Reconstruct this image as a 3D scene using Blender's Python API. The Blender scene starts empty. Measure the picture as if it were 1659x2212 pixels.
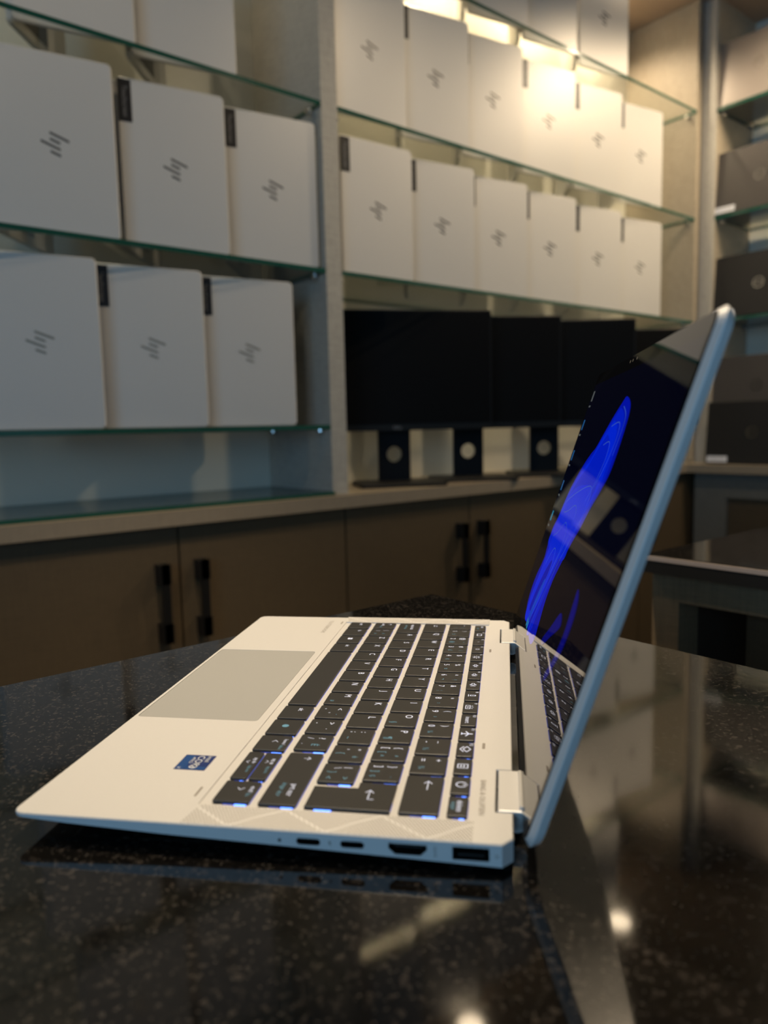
import bpy, bmesh, math, random
from mathutils import Vector, Matrix
from math import sin, cos, pi, radians
S = bpy.context.scene
COL = S.collection
random.seed(7)

# ------------------------------------------------------------------ camera
ZC = 1.0543                       # camera height; table top at 0.90
cam_d = bpy.data.cameras.new('camera')
cam = bpy.data.objects.new('camera', cam_d); COL.objects.link(cam)
R0 = Vector((0.77497, -0.631558, -0.023601)); R1 = Vector((-0.088063, -0.07093, -0.993586)); R2 = Vector((0.625833, 0.772078, -0.110585))
m3 = Matrix((R0, -R1, -R2)).transposed()
cam.matrix_world = Matrix.Translation((0, 0, ZC)) @ m3.to_4x4()
cam_d.sensor_fit = 'HORIZONTAL'; cam_d.sensor_width = 7.35; cam_d.lens = 1600 / 1659 * 7.35
cam_d.clip_start = 0.01; cam_d.clip_end = 50
cam_d.dof.use_dof = True; cam_d.dof.focus_distance = 0.43; cam_d.dof.aperture_fstop = 1.9
S.camera = cam

# ------------------------------------------------------------------ view + world + big lights
S.view_settings.view_transform = 'Standard'; S.view_settings.look = 'None'
S.view_settings.gamma = 1.0; S.view_settings.use_curve_mapping = False
S.view_settings.exposure = 0.0
W = bpy.data.worlds.new('world'); S.world = W; W.use_nodes = True
W.node_tree.nodes['Background'].inputs[0].default_value = (0.45, 0.6, 0.9, 1)
W.node_tree.nodes['Background'].inputs[1].default_value = 0.03

def area(name, loc, rot, sx, sy, power, col):
    d = bpy.data.lights.new(name, 'AREA'); d.shape = 'RECTANGLE'; d.size = sx; d.size_y = sy; d.energy = power; d.color = col
    o = bpy.data.objects.new(name, d); COL.objects.link(o); o.location = loc; o.rotation_euler = rot
    return o
DAY = (0.33, 0.66, 1.0)
area('window_daylight', (-2.55, -1.45, 1.55), (0, radians(-90), 0), 1.5, 2.2, 58, DAY)       # left wall window
area('window_daylight', (0.2, -3.15, 1.55), (radians(90), 0, 0), 3.2, 1.5, 5, DAY)          # window behind the camera
P_TABLE, P_SHELF, P_FRONT, P_BAY_R, P_BAY_L, P_UNIT = 140.0, 66.0, 0.4, 20.0, 7.0, 20.0
WARM = (1.0, 0.79, 0.53)

# ------------------------------------------------------------------ materials
def newmat(name):
    m = bpy.data.materials.new(name); m.use_nodes = True
    return m, m.node_tree.nodes, m.node_tree.links, m.node_tree.nodes['Principled BSDF']
def pm(name, col, rough=.5, metal=0.0, spec=.5, emit=None, es=0.0, grain=0.0, gscale=900):
    m, n, l, b = newmat(name)
    b.inputs['Base Color'].default_value = (*col, 1); b.inputs['Roughness'].default_value = rough
    b.inputs['Metallic'].default_value = metal; b.inputs['Specular IOR Level'].default_value = spec
    if emit: b.inputs['Emission Color'].default_value = (*emit, 1); b.inputs['Emission Strength'].default_value = es
    if grain:
        t = n.new('ShaderNodeTexCoord'); z = n.new('ShaderNodeTexNoise'); z.inputs['Scale'].default_value = gscale; z.inputs['Detail'].default_value = 2
        x = n.new('ShaderNodeMix'); x.data_type = 'RGBA'
        x.inputs[6].default_value = (*[c * (1 - grain) for c in col], 1); x.inputs[7].default_value = (*[min(1, c * (1 + grain)) for c in col], 1)
        l.new(t.outputs['Object'], z.inputs['Vector']); l.new(z.outputs['Fac'], x.inputs[0]); l.new(x.outputs[2], b.inputs['Base Color'])
    return m
def linen(name, col, rough=.55, amt=.22, vertical=True):
    m, n, l, b = newmat(name)
    t = n.new('ShaderNodeTexCoord'); outs = []
    for sc in ((400, 400, 22), (34, 34, 500)):
        mp = n.new('ShaderNodeMapping'); mp.inputs['Scale'].default_value = sc
        z = n.new('ShaderNodeTexNoise'); z.inputs['Scale'].default_value = 1; z.inputs['Detail'].default_value = 3
        l.new(t.outputs['Object'], mp.inputs['Vector']); l.new(mp.outputs[0], z.inputs['Vector']); outs.append(z.outputs['Fac'])
    mu = n.new('ShaderNodeMath'); mu.operation = 'ADD'; l.new(outs[0], mu.inputs[0]); l.new(outs[1], mu.inputs[1])
    r = n.new('ShaderNodeMapRange'); r.inputs[1].default_value = .65; r.inputs[2].default_value = 1.35
    l.new(mu.outputs[0], r.inputs[0])
    x = n.new('ShaderNodeMix'); x.data_type = 'RGBA'
    x.inputs[6].default_value = (*[c * (1 - amt) for c in col], 1); x.inputs[7].default_value = (*[c * (1 + amt) for c in col], 1)
    l.new(r.outputs[0], x.inputs[0]); l.new(x.outputs[2], b.inputs['Base Color'])
    b.inputs['Roughness'].default_value = rough
    return m
def quartz(name):
    m, n, l, b = newmat(name)
    t = n.new('ShaderNodeTexCoord')
    v = n.new('ShaderNodeTexVoronoi'); v.inputs['Scale'].default_value = 1150
    v2 = n.new('ShaderNodeTexVoronoi'); v2.inputs['Scale'].default_value = 520
    z = n.new('ShaderNodeTexNoise'); z.inputs['Scale'].default_value = 90; z.inputs['Detail'].default_value = 5
    for q in (v, v2, z): l.new(t.outputs['Object'], q.inputs['Vector'])
    def pick(src, lo, hi):
        sp = n.new('ShaderNodeSeparateColor'); l.new(src, sp.inputs[0])
        r = n.new('ShaderNodeMapRange'); r.inputs[1].default_value = lo; r.inputs[2].default_value = hi; l.new(sp.outputs[0], r.inputs[0]); return r.outputs[0]
    a1 = pick(v.outputs['Color'], .90, 1.0); a2 = pick(v2.outputs['Color'], .90, 1.0)
    x0 = n.new('ShaderNodeMix'); x0.data_type = 'RGBA'; x0.inputs[6].default_value = (.002, .0019, .0018, 1); x0.inputs[7].default_value = (.0055, .0049, .0044, 1)
    l.new(z.outputs['Fac'], x0.inputs[0])
    x1 = n.new('ShaderNodeMix'); x1.data_type = 'RGBA'; x1.inputs[7].default_value = (.042, .038, .034, 1)
    l.new(a1, x1.inputs[0]); l.new(x0.outputs[2], x1.inputs[6])
    x2 = n.new('ShaderNodeMix'); x2.data_type = 'RGBA'; x2.inputs[7].default_value = (.03, .026, .023, 1)
    l.new(a2, x2.inputs[0]); l.new(x1.outputs[2], x2.inputs[6]); l.new(x2.outputs[2], b.inputs['Base Color'])
    b.inputs['Roughness'].default_value = .06; b.inputs['IOR'].default_value = 1.46
    return m
def thin_glass(name, tint, rough=0.0, ior=1.5):
    m, n, l, b = newmat(name); n.remove(b); out = n['Material Output']
    tr = n.new('ShaderNodeBsdfTransparent'); tr.inputs[0].default_value = (*tint, 1)
    g = n.new('ShaderNodeBsdfGlossy'); g.inputs['Roughness'].default_value = rough
    fr = n.new('ShaderNodeFresnel'); ge = n.new('ShaderNodeNewGeometry'); mr = n.new('ShaderNodeMapRange')
    mr.inputs[3].default_value = ior; mr.inputs[4].default_value = 1 / ior; l.new(ge.outputs['Backfacing'], mr.inputs[0]); l.new(mr.outputs[0], fr.inputs[0])
    mx = n.new('ShaderNodeMixShader'); l.new(fr.outputs[0], mx.inputs[0]); l.new(tr.outputs[0], mx.inputs[1]); l.new(g.outputs[0], mx.inputs[2]); l.new(mx.outputs[0], out.inputs[0])
    return m
def grille_mat():
    # rows of tiny holes split by a zigzag of plain bands (x across the strip, y along it, object space in metres)
    m, n, l, b = newmat('speaker_perforation')
    t = n.new('ShaderNodeTexCoord'); s = n.new('ShaderNodeSeparateXYZ'); l.new(t.outputs['Object'], s.inputs[0])
    def M(op, a, c=None, d=None):
        q = n.new('ShaderNodeMath'); q.operation = op
        for i, w in enumerate((a, c, d)):
            if w is None: continue
            if isinstance(w, (int, float)): q.inputs[i].default_value = w
            else: l.new(w, q.inputs[i])
        return q.outputs[0]
    X, Y = s.outputs[0], s.outputs[1]
    ca, sa = cos(radians(32)), sin(radians(32))
    U = M('DIVIDE', M('ADD', M('MULTIPLY', X, ca), M('MULTIPLY', Y, sa)), .00115); V = M('DIVIDE', M('SUBTRACT', M('MULTIPLY', Y, ca), M('MULTIPLY', X, sa)), .00115)
    fu = M('SUBTRACT', M('FRACT', U), .5); fv = M('SUBTRACT', M('FRACT', V), .5)
    d = M('SQRT', M('ADD', M('MULTIPLY', fu, fu), M('MULTIPLY', fv, fv)))
    hole = M('LESS_THAN', d, .30)
    tri = M('MULTIPLY', M('PINGPONG', Y, .0185), .0135 / .0185)
    line = M('GREATER_THAN', M('ABSOLUTE', M('SUBTRACT', X, tri)), .0007)
    mask = M('MULTIPLY', hole, line)
    x = n.new('ShaderNodeMix'); x.data_type = 'RGBA'; x.inputs[6].default_value = (*ALU, 1); x.inputs[7].default_value = (.10, .085, .07, 1)
    l.new(mask, x.inputs[0]); l.new(x.outputs[2], b.inputs['Base Color']); b.inputs['Roughness'].default_value = .5; b.inputs['Metallic'].default_value = .2
    return m
ALU = (.60, .60, .60)
M_alu = pm('anodised_aluminium', ALU, .42, .25, grain=.05, gscale=2500)
M_pad = pm('touchpad_glass', (.32, .325, .32), .38, 0, grain=.03, gscale=2500)
M_key = pm('key_black', (.013, .013, .013), .42, 0, .4)
M_glow = pm('key_backlight', (.1, .2, .6), .5, emit=(.08, .22, 1.0), es=5.0)
M_glowd = pm('key_backlight_dim', (.05, .1, .3), .5, emit=(.04, .10, .8), es=.55)
M_leg = pm('legend_white', (.5, .52, .6), .5, emit=(.55, .68, 1.0), es=.45)
M_teal = pm('legend_teal', (.08, .2, .28), .5, emit=(.07, .30, .48), es=.22)
M_black = pm('matte_black', (.008, .008, .008), .5)
M_rubber = pm('rubber', (.012, .012, .012), .7)
M_hole = pm('port_dark', (.004, .004, .004), .4)
M_bezel = pm('screen_glass_black', (.002, .002, .003), .015, 0, .5)
M_disp = pm('lit_display_black', (.001, .001, .002), .015, 0, .5, emit=(.001, .002, .03), es=.12)
M_print = pm('grey_print', (.22, .20, .18), .5)
M_chrome = pm('chrome', (.75, .75, .75), .18, 1)
M_stick = pm('sticker_blue', (.006, .022, .13), .3); M_stick2 = pm('sticker_lighter_blue', (.006, .05, .20), .3); M_stickt = pm('sticker_text', (.62, .66, .70), .4)
M_wallp = [pm('wallpaper_blue', (0, 0, .01), .015, 0, .5, emit=c, es=e) for c, e in
           (((.0, .008, .55), .60), ((.0, .014, .65), .70), ((.0, .02, .75), .75), ((.0, .06, .7), .6), ((.06, .16, .8), .45), ((.0, .003, .35), .35))]
M_icon = pm('icon_light', (0, 0, 0), .05, emit=(.04, .22, .6), es=.35); M_icon2 = pm('icon_pale', (0, 0, 0), .05, emit=(.45, .5, .5), es=.18); M_icon3 = pm('icon_cyan', (0, 0, 0), .05, emit=(.05, .5, .8), es=.35)
M_quartz = quartz('black_quartz'); M_strip = pm('edge_highlight_pale', (.50, .42, .38), .35, .3)
M_lam = linen('linen_laminate', (.33, .28, .21)); M_lam2 = linen('linen_laminate_grey', (.36, .345, .31)); M_tleg = linen('linen_table_frame_shaded', (.20, .145, .085)); M_lam3 = linen('linen_cabinet_frame_shaded', (.15, .145, .125)); M_door = linen('linen_door', (.085, .060, .033), .5, .15)  # table and cabinet frame tones darkened: shade from neighbouring tables put into colour
M_counter = linen('counter_laminate', (.25, .205, .15), .38, .12)
M_back = pm('gloss_back_panel', (.66, .63, .54), .34, 0, .4)
M_soffit = pm('soffit_brown', (.30, .22, .16), .6)
M_glass = thin_glass('shelf_glass', (.955, .975, .965), ior=1.4); M_gedge = pm('glass_edge_green', (.012, .075, .052), .12, 0, .6)
M_win = thin_glass('window_glass', (.96, .97, .98))
M_lapt = pm('shelf_laptop_silver', (.62, .60, .57), .40, .15, grain=.03, gscale=1500); M_logo = pm('mirror_logo_dark', (.16, .15, .14), .25, .8); M_logo2 = pm('mirror_logo_taupe', (.34, .29, .22), .3, .7)
M_kb = pm('closed_keyboard_black', (.02, .02, .02), .5); M_tag = pm('tag_black', (.010, .010, .012), .35); M_tagt = pm('tag_text', (.22, .22, .23), .5)
M_dlap = pm('shelf_laptop_charcoal', (.060, .055, .054), .38, .2); M_dlapg = pm('shelf_laptop_charcoal_lit', (.24, .21, .19), .36, .2); M_dlapk = pm('shelf_laptop_black', (.012, .012, .013), .4); M_wtag = pm('tag_white', (.62, .64, .70), .4); M_wtagt = pm('tag_white_text', (.16, .16, .2), .5)  # warm grey is the charcoal lid with lamp reflection put into its colour
M_mon = pm('monitor_black', (.005, .005, .005), .45, 0, .3); M_mscr = pm('monitor_screen', (.003, .003, .0034), .5, 0, .10); M_std = pm('monitor_stand', (.006, .0065, .008), .5, 0, .15); M_mbase = pm('monitor_base', (.014, .013, .012), .45, 0, .25)
M_wall = pm('wall_paint', (.30, .27, .23), .8); M_ceil = pm('ceiling_unlit_brown', (.33, .25, .19), .8); M_floor = linen('floor_vinyl', (.10, .085, .07), .5, .2); M_frame = pm('window_frame_metal', (.06, .06, .065), .4, .5)  # ceiling brown puts its unlit look into the colour
M_handle = pm('handle_black', (.007, .007, .007), .35); M_dark = pm('dark_interior', (.045, .03, .02), .7)

# ------------------------------------------------------------------ builders
class MB:
    def __init__(s): s.bm = bmesh.new(); s.mi = 0
    def face(s, vs):
        try: f = s.bm.faces.new(vs)
        except ValueError: return None
        f.material_index = s.mi; return f
    def box(s, x0, x1, y0, y1, z0, z1):
        v = [s.bm.verts.new((x, y, z)) for z in (z0, z1) for x, y in ((x0, y0), (x1, y0), (x1, y1), (x0, y1))]
        for q in ((3, 2, 1, 0), (4, 5, 6, 7), (0, 1, 5, 4), (1, 2, 6, 5), (2, 3, 7, 6), (3, 0, 4, 7)): s.face([v[i] for i in q])
        return s
    def loops(s, rings, cap0=True, cap1=True):
        R = [[s.bm.verts.new(p) for p in r] for r in rings]
        for a, b in zip(R, R[1:]):
            k = len(a)
            for i in range(k): s.face([a[i], a[(i + 1) % k], b[(i + 1) % k], b[i]])
        if cap0: s.face(R[0][::-1])
        if cap1: s.face(R[-1])
        return s
    def prism(s, poly, z0, z1, bev=0.0, bev0=0.0, ax='z'):
        rings = []
        def put(p, z): return {'z': (p[0], p[1], z), 'x': (z, p[0], p[1]), 'y': (p[1], z, p[0])}[ax]
        if bev0: rings.append([put(p, z0) for p in inset(poly, bev0)]); rings.append([put(p, z0 + bev0) for p in poly])
        else: rings.append([put(p, z0) for p in poly])
        if bev: rings.append([put(p, z1 - bev) for p in poly]); rings.append([put(p, z1 - bev * .3) for p in inset(poly, bev * .3)]); rings.append([put(p, z1) for p in inset(poly, bev)])
        else: rings.append([put(p, z1) for p in poly])
        return s.loops(rings)
    def flat(s, poly, z, ax='z'):
        s.face([s.bm.verts.new({'z': (p[0], p[1], z), 'x': (z, p[0], p[1]), 'y': (p[1], z, p[0])}[ax]) for p in poly]); return s
    def cyl(s, c, r, h, ax='z', n=24, r2=None):
        r2 = r if r2 is None else r2
        ring = lambda rr, z: [({'z': (c[0] + rr * cos(2 * pi * i / n), c[1] + rr * sin(2 * pi * i / n), c[2] + z), 'x': (c[0] + z, c[1] + rr * cos(2 * pi * i / n), c[2] + rr * sin(2 * pi * i / n)), 'y': (c[0] + rr * sin(2 * pi * i / n), c[1] + z, c[2] + rr * cos(2 * pi * i / n))}[ax]) for i in range(n)]
        return s.loops([ring(r, 0), ring(r2, h)])
    def text(s, txt, mat4):
        me = text_mesh(txt); vs = [s.bm.verts.new(mat4 @ v.co) for v in me.vertices]
        for p in me.polygons: s.face([vs[i] for i in p.vertices])
        return s
    def done(s, name, mats, parent=None, recalc=True, smooth=False):
        if recalc: bmesh.ops.recalc_face_normals(s.bm, faces=s.bm.faces)
        me = bpy.data.meshes.new(name); s.bm.to_mesh(me); s.bm.free()
        for m in (mats if isinstance(mats, (list, tuple)) else [mats]): me.materials.append(m)
        if smooth:
            for p in me.polygons: p.use_smooth = True
        o = bpy.data.objects.new(name, me); COL.objects.link(o)
        if parent: o.parent = parent
        return o
def inset(poly, d):
    n = len(poly); out = []
    A = sum(poly[i][0] * poly[(i + 1) % n][1] - poly[(i + 1) % n][0] * poly[i][1] for i in range(n)); sg = 1 if A > 0 else -1
    for i in range(n):
        p0, p1, p2 = Vector(poly[i - 1][:2]), Vector(poly[i][:2]), Vector(poly[(i + 1) % n][:2])
        a = (p1 - p0).normalized(); b = (p2 - p1).normalized()
        na = Vector((-a.y, a.x)) * sg; nb = Vector((-b.y, b.x)) * sg
        k = (na + nb); k = k / max(.3, (1 + na.dot(nb)))
        out.append((p1 + k * d)[:])
    return out
def rrect(x0, x1, y0, y1, r, n=4):
    o = []
    for cx, cy, a0 in ((x1 - r, y0 + r, -90), (x1 - r, y1 - r, 0), (x0 + r, y1 - r, 90), (x0 + r, y0 + r, 180)):
        for i in range(n + 1): a = radians(a0 + 90 * i / n); o.append((cx + r * cos(a), cy + r * sin(a)))
    return o
_tc = {}
def text_mesh(txt):
    if txt in _tc: return _tc[txt]
    c = bpy.data.curves.new('lettering', 'FONT'); c.body = txt; c.size = 1; c.align_x = 'CENTER'; c.align_y = 'CENTER'; c.resolution_u = 3
    o = bpy.data.objects.new('lettering', c); COL.objects.link(o); dg = bpy.context.evaluated_depsgraph_get(); dg.update()
    me = bpy.data.meshes.new_from_object(o.evaluated_get(dg)); bpy.data.objects.remove(o); bpy.data.curves.remove(c)
    _tc[txt] = me; return me
def TM(x, y, z, sx, sy=None, rot=0.0): return Matrix.Translation((x, y, z)) @ Matrix.Rotation(rot, 4, 'Z') @ Matrix.Diagonal((sx, sy or sx, 1, 1))
def empty(name, loc=(0, 0, 0), rz=0.0):
    o = bpy.data.objects.new(name, None); o.empty_display_size = .02; COL.objects.link(o); o.location = loc; o.rotation_euler = (0, 0, rz); return o
def tag(o, label, cat, group=None):
    o['label'] = label; o['category'] = cat
    if group: o['group'] = group
    return o
def struct(o): o['kind'] = 'structure'; return o
def copy_tree(o, parent=None):
    c = o.copy(); COL.objects.link(c)
    if parent: c.parent = parent
    for ch in list(o.children): copy_tree(ch, c)
    return c
def bx(name, mat, parent, *a, bev=0.0):
    x0, x1, y0, y1, z0, z1 = a
    b = MB()
    if bev: b.prism([(x0, y0), (x1, y0), (x1, y1), (x0, y1)], z0, z1, bev, bev)
    else: b.box(*a)
    return b.done(name, mat, parent)
def cut(o, cutters):
    for c in cutters:
        md = o.modifiers.new('cut', 'BOOLEAN'); md.operation = 'DIFFERENCE'; md.solver = 'EXACT'; md.object = c
    dg = bpy.context.evaluated_depsgraph_get(); dg.update()
    me = bpy.data.meshes.new_from_object(o.evaluated_get(dg)); o.modifiers.clear(); old = o.data; o.data = me; bpy.data.meshes.remove(old)
    for c in cutters: d = c.data; bpy.data.objects.remove(c); bpy.data.meshes.remove(d)

# ------------------------------------------------------------------ room
X0, X1, Y0, Y1, ZT = -2.4, 3.05, -3.0, 1.79, ZC + 1.49
struct(bx('floor', M_floor, None, X0, X1, Y0, Y1, -.05, 0))
struct(bx('ceiling', M_ceil, None, X0, X1, Y0, Y1, ZT, ZT + .05))
struct(bx('wall_back', M_wall, None, X0, X1 + .1, Y1, Y1 + .1, -.05, ZT + .05))
struct(bx('wall_right', M_wall, None, X1, X1 + .1, Y0, Y1, -.05, ZT + .05))
b = MB(); b.box(X0 - .1, X0, Y0, -2.6, -.05, ZT + .05); b.box(X0 - .1, X0, -.3, Y1, -.05, ZT + .05); b.box(X0 - .1, X0, -2.6, -.3, -.05, .75); b.box(X0 - .1, X0, -2.6, -.3, 2.35, ZT + .05)
struct(b.done('wall_left', M_wall))
b = MB(); b.box(X0, -1.5, Y0 - .1, Y0, -.05, ZT + .05); b.box(1.9, X1 + .1, Y0 - .1, Y0, -.05, ZT + .05); b.box(-1.5, 1.9, Y0 - .1, Y0, -.05, .75); b.box(-1.5, 1.9, Y0 - .1, Y0, 2.35, ZT + .05)
struct(b.done('wall_front', M_wall))
def window(name, along_x, a0, a1, c):
    fr = MB(); gl = MB()
    for k in range(4):
        p = a0 + (a1 - a0) * k / 3
        q0, q1 = max(a0, p - .025), min(a1, p + .025)
        fr.box(q0, q1, c - .03, c + .03, .75, 2.35) if along_x else fr.box(c - .03, c + .03, q0, q1, .75, 2.35)
    for z0, z1 in ((.75, .80), (2.30, 2.35)):
        fr.box(a0, a1, c - .029, c + .029, z0, z1) if along_x else fr.box(c - .029, c + .029, a0, a1, z0, z1)
    gl.box(a0, a1, c - .003, c + .003, .76, 2.34) if along_x else gl.box(c - .003, c + .003, a0, a1, .76, 2.34)
    f = struct(fr.done(name, M_frame)); gl.done('pane', M_win, f)
window('window_1', False, -2.6, -.3, X0 - .05)
window('window_2', True, -1.5, 1.9, Y0 - .05)

# ------------------------------------------------------------------ tables
TT = 0.90
def table(name, x0, x1, y0, y1, label):
    t = tag(empty(name, (0, 0, 0)), label, 'table')
    bx('tabletop', M_quartz, t, x0, x1, y0, y1, TT - .021, TT, bev=.0016)
    ix0, ix1, iy0, iy1 = x0 + .016, x1 - .016, y0 + .02, y1 - .004
    zt = TT - .021
    for e0, e1 in ((ix0, ix0 + .045), (ix1 - .045, ix1)):            # two end frames: legs and a rail
        bx('leg', M_tleg, t, e0, e1, iy1 - .034, iy1, 0, zt); bx('leg', M_tleg, t, e0, e1, iy0, iy0 + .034, 0, zt)
        bx('rail', M_tleg, t, e0, e1, iy0 + .034, iy1 - .034, zt - .034, zt)
    bx('partition', M_door, t, ix0 + .046, ix0 + .062, iy0 + .036, iy1 - .092, 0, zt)
    bx('shade_board', M_dark, t, ix0 + .046, ix1 - .046, iy1 - .020, iy1 - .004, .02, zt)  # added board; the shade inside the opening is put into its dark colour
    return t
table('display_table', -.95, .464, -.9, .504, 'polished black speckled stone display table carrying the open laptop')
t2 = table('display_table', .785, 2.1, -.9, .482, 'empty black stone topped table with pale wooden end frame beyond the laptop')
bx('bevel_highlight', M_strip, t2, .7838, .7852, -.9, .482, TT - .0062, TT - .0010)  # pale strip paints in the highlight along the slab's bevel
bx('edge_band', M_black, t2, .7842, .7852, -.9, .482, TT - .021, TT - .0063)

# ------------------------------------------------------------------ base cabinets and counters
CT = ZC - .1525            # counter top
cf = 1.41                  # counter front
ct = MB(); ct.box(-1.6, 2.58, cf, 1.78, CT - .03, CT); tag(ct.done('countertop', M_counter), 'long beige laminate countertop under the glass shelving', 'countertop')
ct = MB(); ct.box(2.58, 3.04, -1.2, 1.78, CT - .03, CT); tag(ct.done('countertop', M_counter), 'short countertop carrying the charcoal laptop in the corner unit', 'countertop')
def handle(parent, mat, x, y, zc, ln=.152):
    h = MB(); h.box(x - .008, x + .008, y - .030, y - .021, zc - ln / 2, zc + ln / 2)
    for sgn in (-1, 1):
        zz = zc + sgn * (ln / 2 - .020); h.box(x - .011, x + .011, y - .030, y, zz - .020, zz + .020)
    h.done('handle', mat, parent)
def cabinet(xc, label):
    t = tag(empty('base_cabinet', (xc, 0, 0)), label, 'cabinet', 'base cabinets under the counter')
    bx('carcass', M_dark, t, -.4215, .4215, cf + .0365, 1.78, .06, CT - .0305)
    bx('plinth', M_dark, t, -.4215, .4215, cf + .07, cf + .09, 0, .06)
    for sg in (-1, 1):
        d = bx('door', M_door, t, min(sg * .0022, sg * .4195), max(sg * .0022, sg * .4195), cf + .018, cf + .036, .07, CT - .0325)
        handle(d, M_handle, sg * .042, cf + .018, ZC - .337, .160)
    return t
cabinet(.6155, 'double door base cabinet below the row of three pale laptops')
cabinet(1.4595, 'double door base cabinet below the dark monitors')
cabinet(2.3035 - .0, 'double door base cabinet in the corner behind the laptop lid')
cabinet(-.2285, 'double door base cabinet at the far end of the counter')
rc = tag(empty('base_cabinet', (2.62, 0, 0)), 'grey framed cabinet with recessed brown panel under the corner unit', 'cabinet')
bx('carcass', M_dark, rc, .03, .42, -1.1, 1.40, .06, CT - .031)
fr = MB(); fr.box(0, .03, -1.1, 1.40, CT - .12, CT - .031); fr.box(0, .03, -1.1, 1.40, .06, .12)
for y in (-1.1, -.4, .35, 1.28): fr.box(.0, .03, y, y + .12, .12, CT - .12)
fr.done('frame', M_lam3, rc)
pn = MB()
for y0, y1 in ((-.98, -.4), (-.28, .35), (.47, 1.28)): pn.box(.014, .029, y0, y1, .12, CT - .12)
pn.done('panel', M_door, rc)

# ------------------------------------------------------------------ display cabinets (bays)
SOF = ZT - .0005
SH = [ZC + .014, ZC + .374, ZC + .742, ZC + 1.116]        # tops of the glass shelves
YF, YB = 1.45, 1.74
dv = MB(); dv.box(1.020, 1.065, YF, YB + .03, CT + .0005, SOF); tag(dv.done('divider_post', M_lam2), 'tall grey linen divider panel between the two laptop bays', 'panel')
def bay(x0, x1, label):
    t = tag(empty('display_cabinet', (0, 0, 0)), label, 'display cabinet')
    bx('back_panel', M_back, t, x0, x1, YB, YB + .02, CT + .001, SOF)
    return t
lb = bay(-.45, 1.0195, 'open back shelving bay holding three rows of three silver laptops')
bx('side_panel', M_lam2, lb, -.49, -.45, YF, YB + .02, CT + .001, SOF)
rb = bay(1.0655, 2.672, 'wide shelving bay holding silver laptops above the dark monitors')
bx('side_panel', M_lam, rb, 2.672, 2.700, YF, YB + .02, CT + .001, SOF)
UX, UB = 2.72, 3.0
ru = tag(empty('display_cabinet', (0, 0, 0)), 'corner shelving unit holding the charcoal laptops', 'display cabinet')
bx('side_panel', M_lam, ru, UX + .004, UB + .02, 1.402, 1.445, CT + .001, SOF)
bx('post', M_lam2, ru, UX - .012, UX + .004, 1.402, 1.45, CT + .001, SOF)
bx('back_panel', M_back, ru, UB, UB + .02, -.6, 1.402, CT + .001, SOF)
bx('side_panel', M_lam, ru, UX, UB + .02, -.64, -.6, CT + .001, SOF)
def shelf(x0, x1, y0, y1, z, label, front):
    """glass sheet with green polished edges and chrome pegs; front: which side faces the room"""
    t = tag(empty('glass_shelf', ((x0 + x1) / 2, (y0 + y1) / 2, z - .010)), label, 'shelf', 'glass shelves')
    hx, hy = (x1 - x0) / 2, (y1 - y0) / 2
    g = MB(); g.box(-hx, hx, -hy, hy, 0, .010); g.bm.faces.ensure_lookup_table()
    for f in g.bm.faces:
        c = f.calc_center_median()
        f.material_index = 1 if abs(c.z - .005) < .004 else 0
    g.done('sheet', [M_glass, M_gedge], t)
    for px, py in ((-hx, -hy + .03), (hx, -hy + .03), (-hx, hy - .04), (hx, hy - .04)) if front == 'y' else ((-hx + .03, hy), (hx - .04, hy), (-hx + .03, -hy), (hx - .04, -hy)):
        p = MB()
        if front == 'y':
            sg = -1 if px > 0 else 1
            p.cyl((px, py, -.007), .004, sg * .016, 'x', 12); p.cyl((px + sg * .016, py, -.007), .0055, sg * .004, 'x', 12); p.cyl((px + sg * .009, py, -.005), .006, .005, 'z', 12)
        else:
            sg = -1 if py > 0 else 1
            p.cyl((px, py, -.007), .004, sg * .016, 'y', 12); p.cyl((px, py + sg * .016, -.007), .0055, sg * .004, 'y', 12); p.cyl((px, py + sg * .009, -.005), .006, .005, 'z', 12)
        p.done('support_peg', M_chrome, t, smooth=False)
    return t
ordn = ['lowest', 'second', 'third', 'topmost']
for k in range(4): shelf(-.449, 1.0185, YF, YB - .002, SH[k], ordn[k] + ' glass shelf in the bay of three-laptop rows', 'y')
for k in range(1, 4): shelf(1.0665, 2.671, YF, YB - .002, SH[k], ['', 'glass shelf right above the dark monitors', 'glass shelf between the two six-laptop rows', 'topmost glass shelf in the wide six-laptop bay'][k], 'y')
for k in range(4): shelf(UX, UB - .002, -.599, 1.401, SH[k], ordn[k] + ' glass shelf in the corner unit of charcoal laptops', 'x')
gs = MB(); gs.box(-.449, 1.0185, YF - .012, YB - .002, CT + .0005, CT + .0085)
for f in gs.bm.faces: f.material_index = 1 if abs(f.calc_center_median().z - (CT + .0045)) < .003 else 0
tag(gs.done('glass_sheet', [M_glass, M_gedge]), 'bare glass sheet lying on the counter below the three-laptop rows', 'glass sheet')

def downlight(x, y, z, power, label, group, r=.040, angle=120, emit=60, blend=.6):
    t = tag(empty('ceiling_light', (x, y, z)), label, 'ceiling light', group)
    n = 32; ring = lambda rr, zz: [(rr * cos(2 * pi * i / n), rr * sin(2 * pi * i / n), zz) for i in range(n)]
    q = MB(); q.loops([ring(r, -.0005), ring(r + .012, -.0005), ring(r + .010, -.004), ring(r, -.005), ring(r, -.0005)], False, False); q.done('trim_ring', M_chrome, t)
    q = MB(); q.cyl((0, 0, -.0035), r, .003, 'z', 32); q.done('lens', pm('lamp_lens', (.8, .8, .8), .4, emit=WARM, es=emit), t)
    d = bpy.data.lights.new('lamp', 'SPOT'); d.energy = power; d.color = WARM; d.spot_size = radians(angle); d.spot_blend = blend; d.shadow_soft_size = r * .8
    o = bpy.data.objects.new('lamp', d); COL.objects.link(o); o.parent = t; o.location = (0, 0, -.012)
    return t
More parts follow.
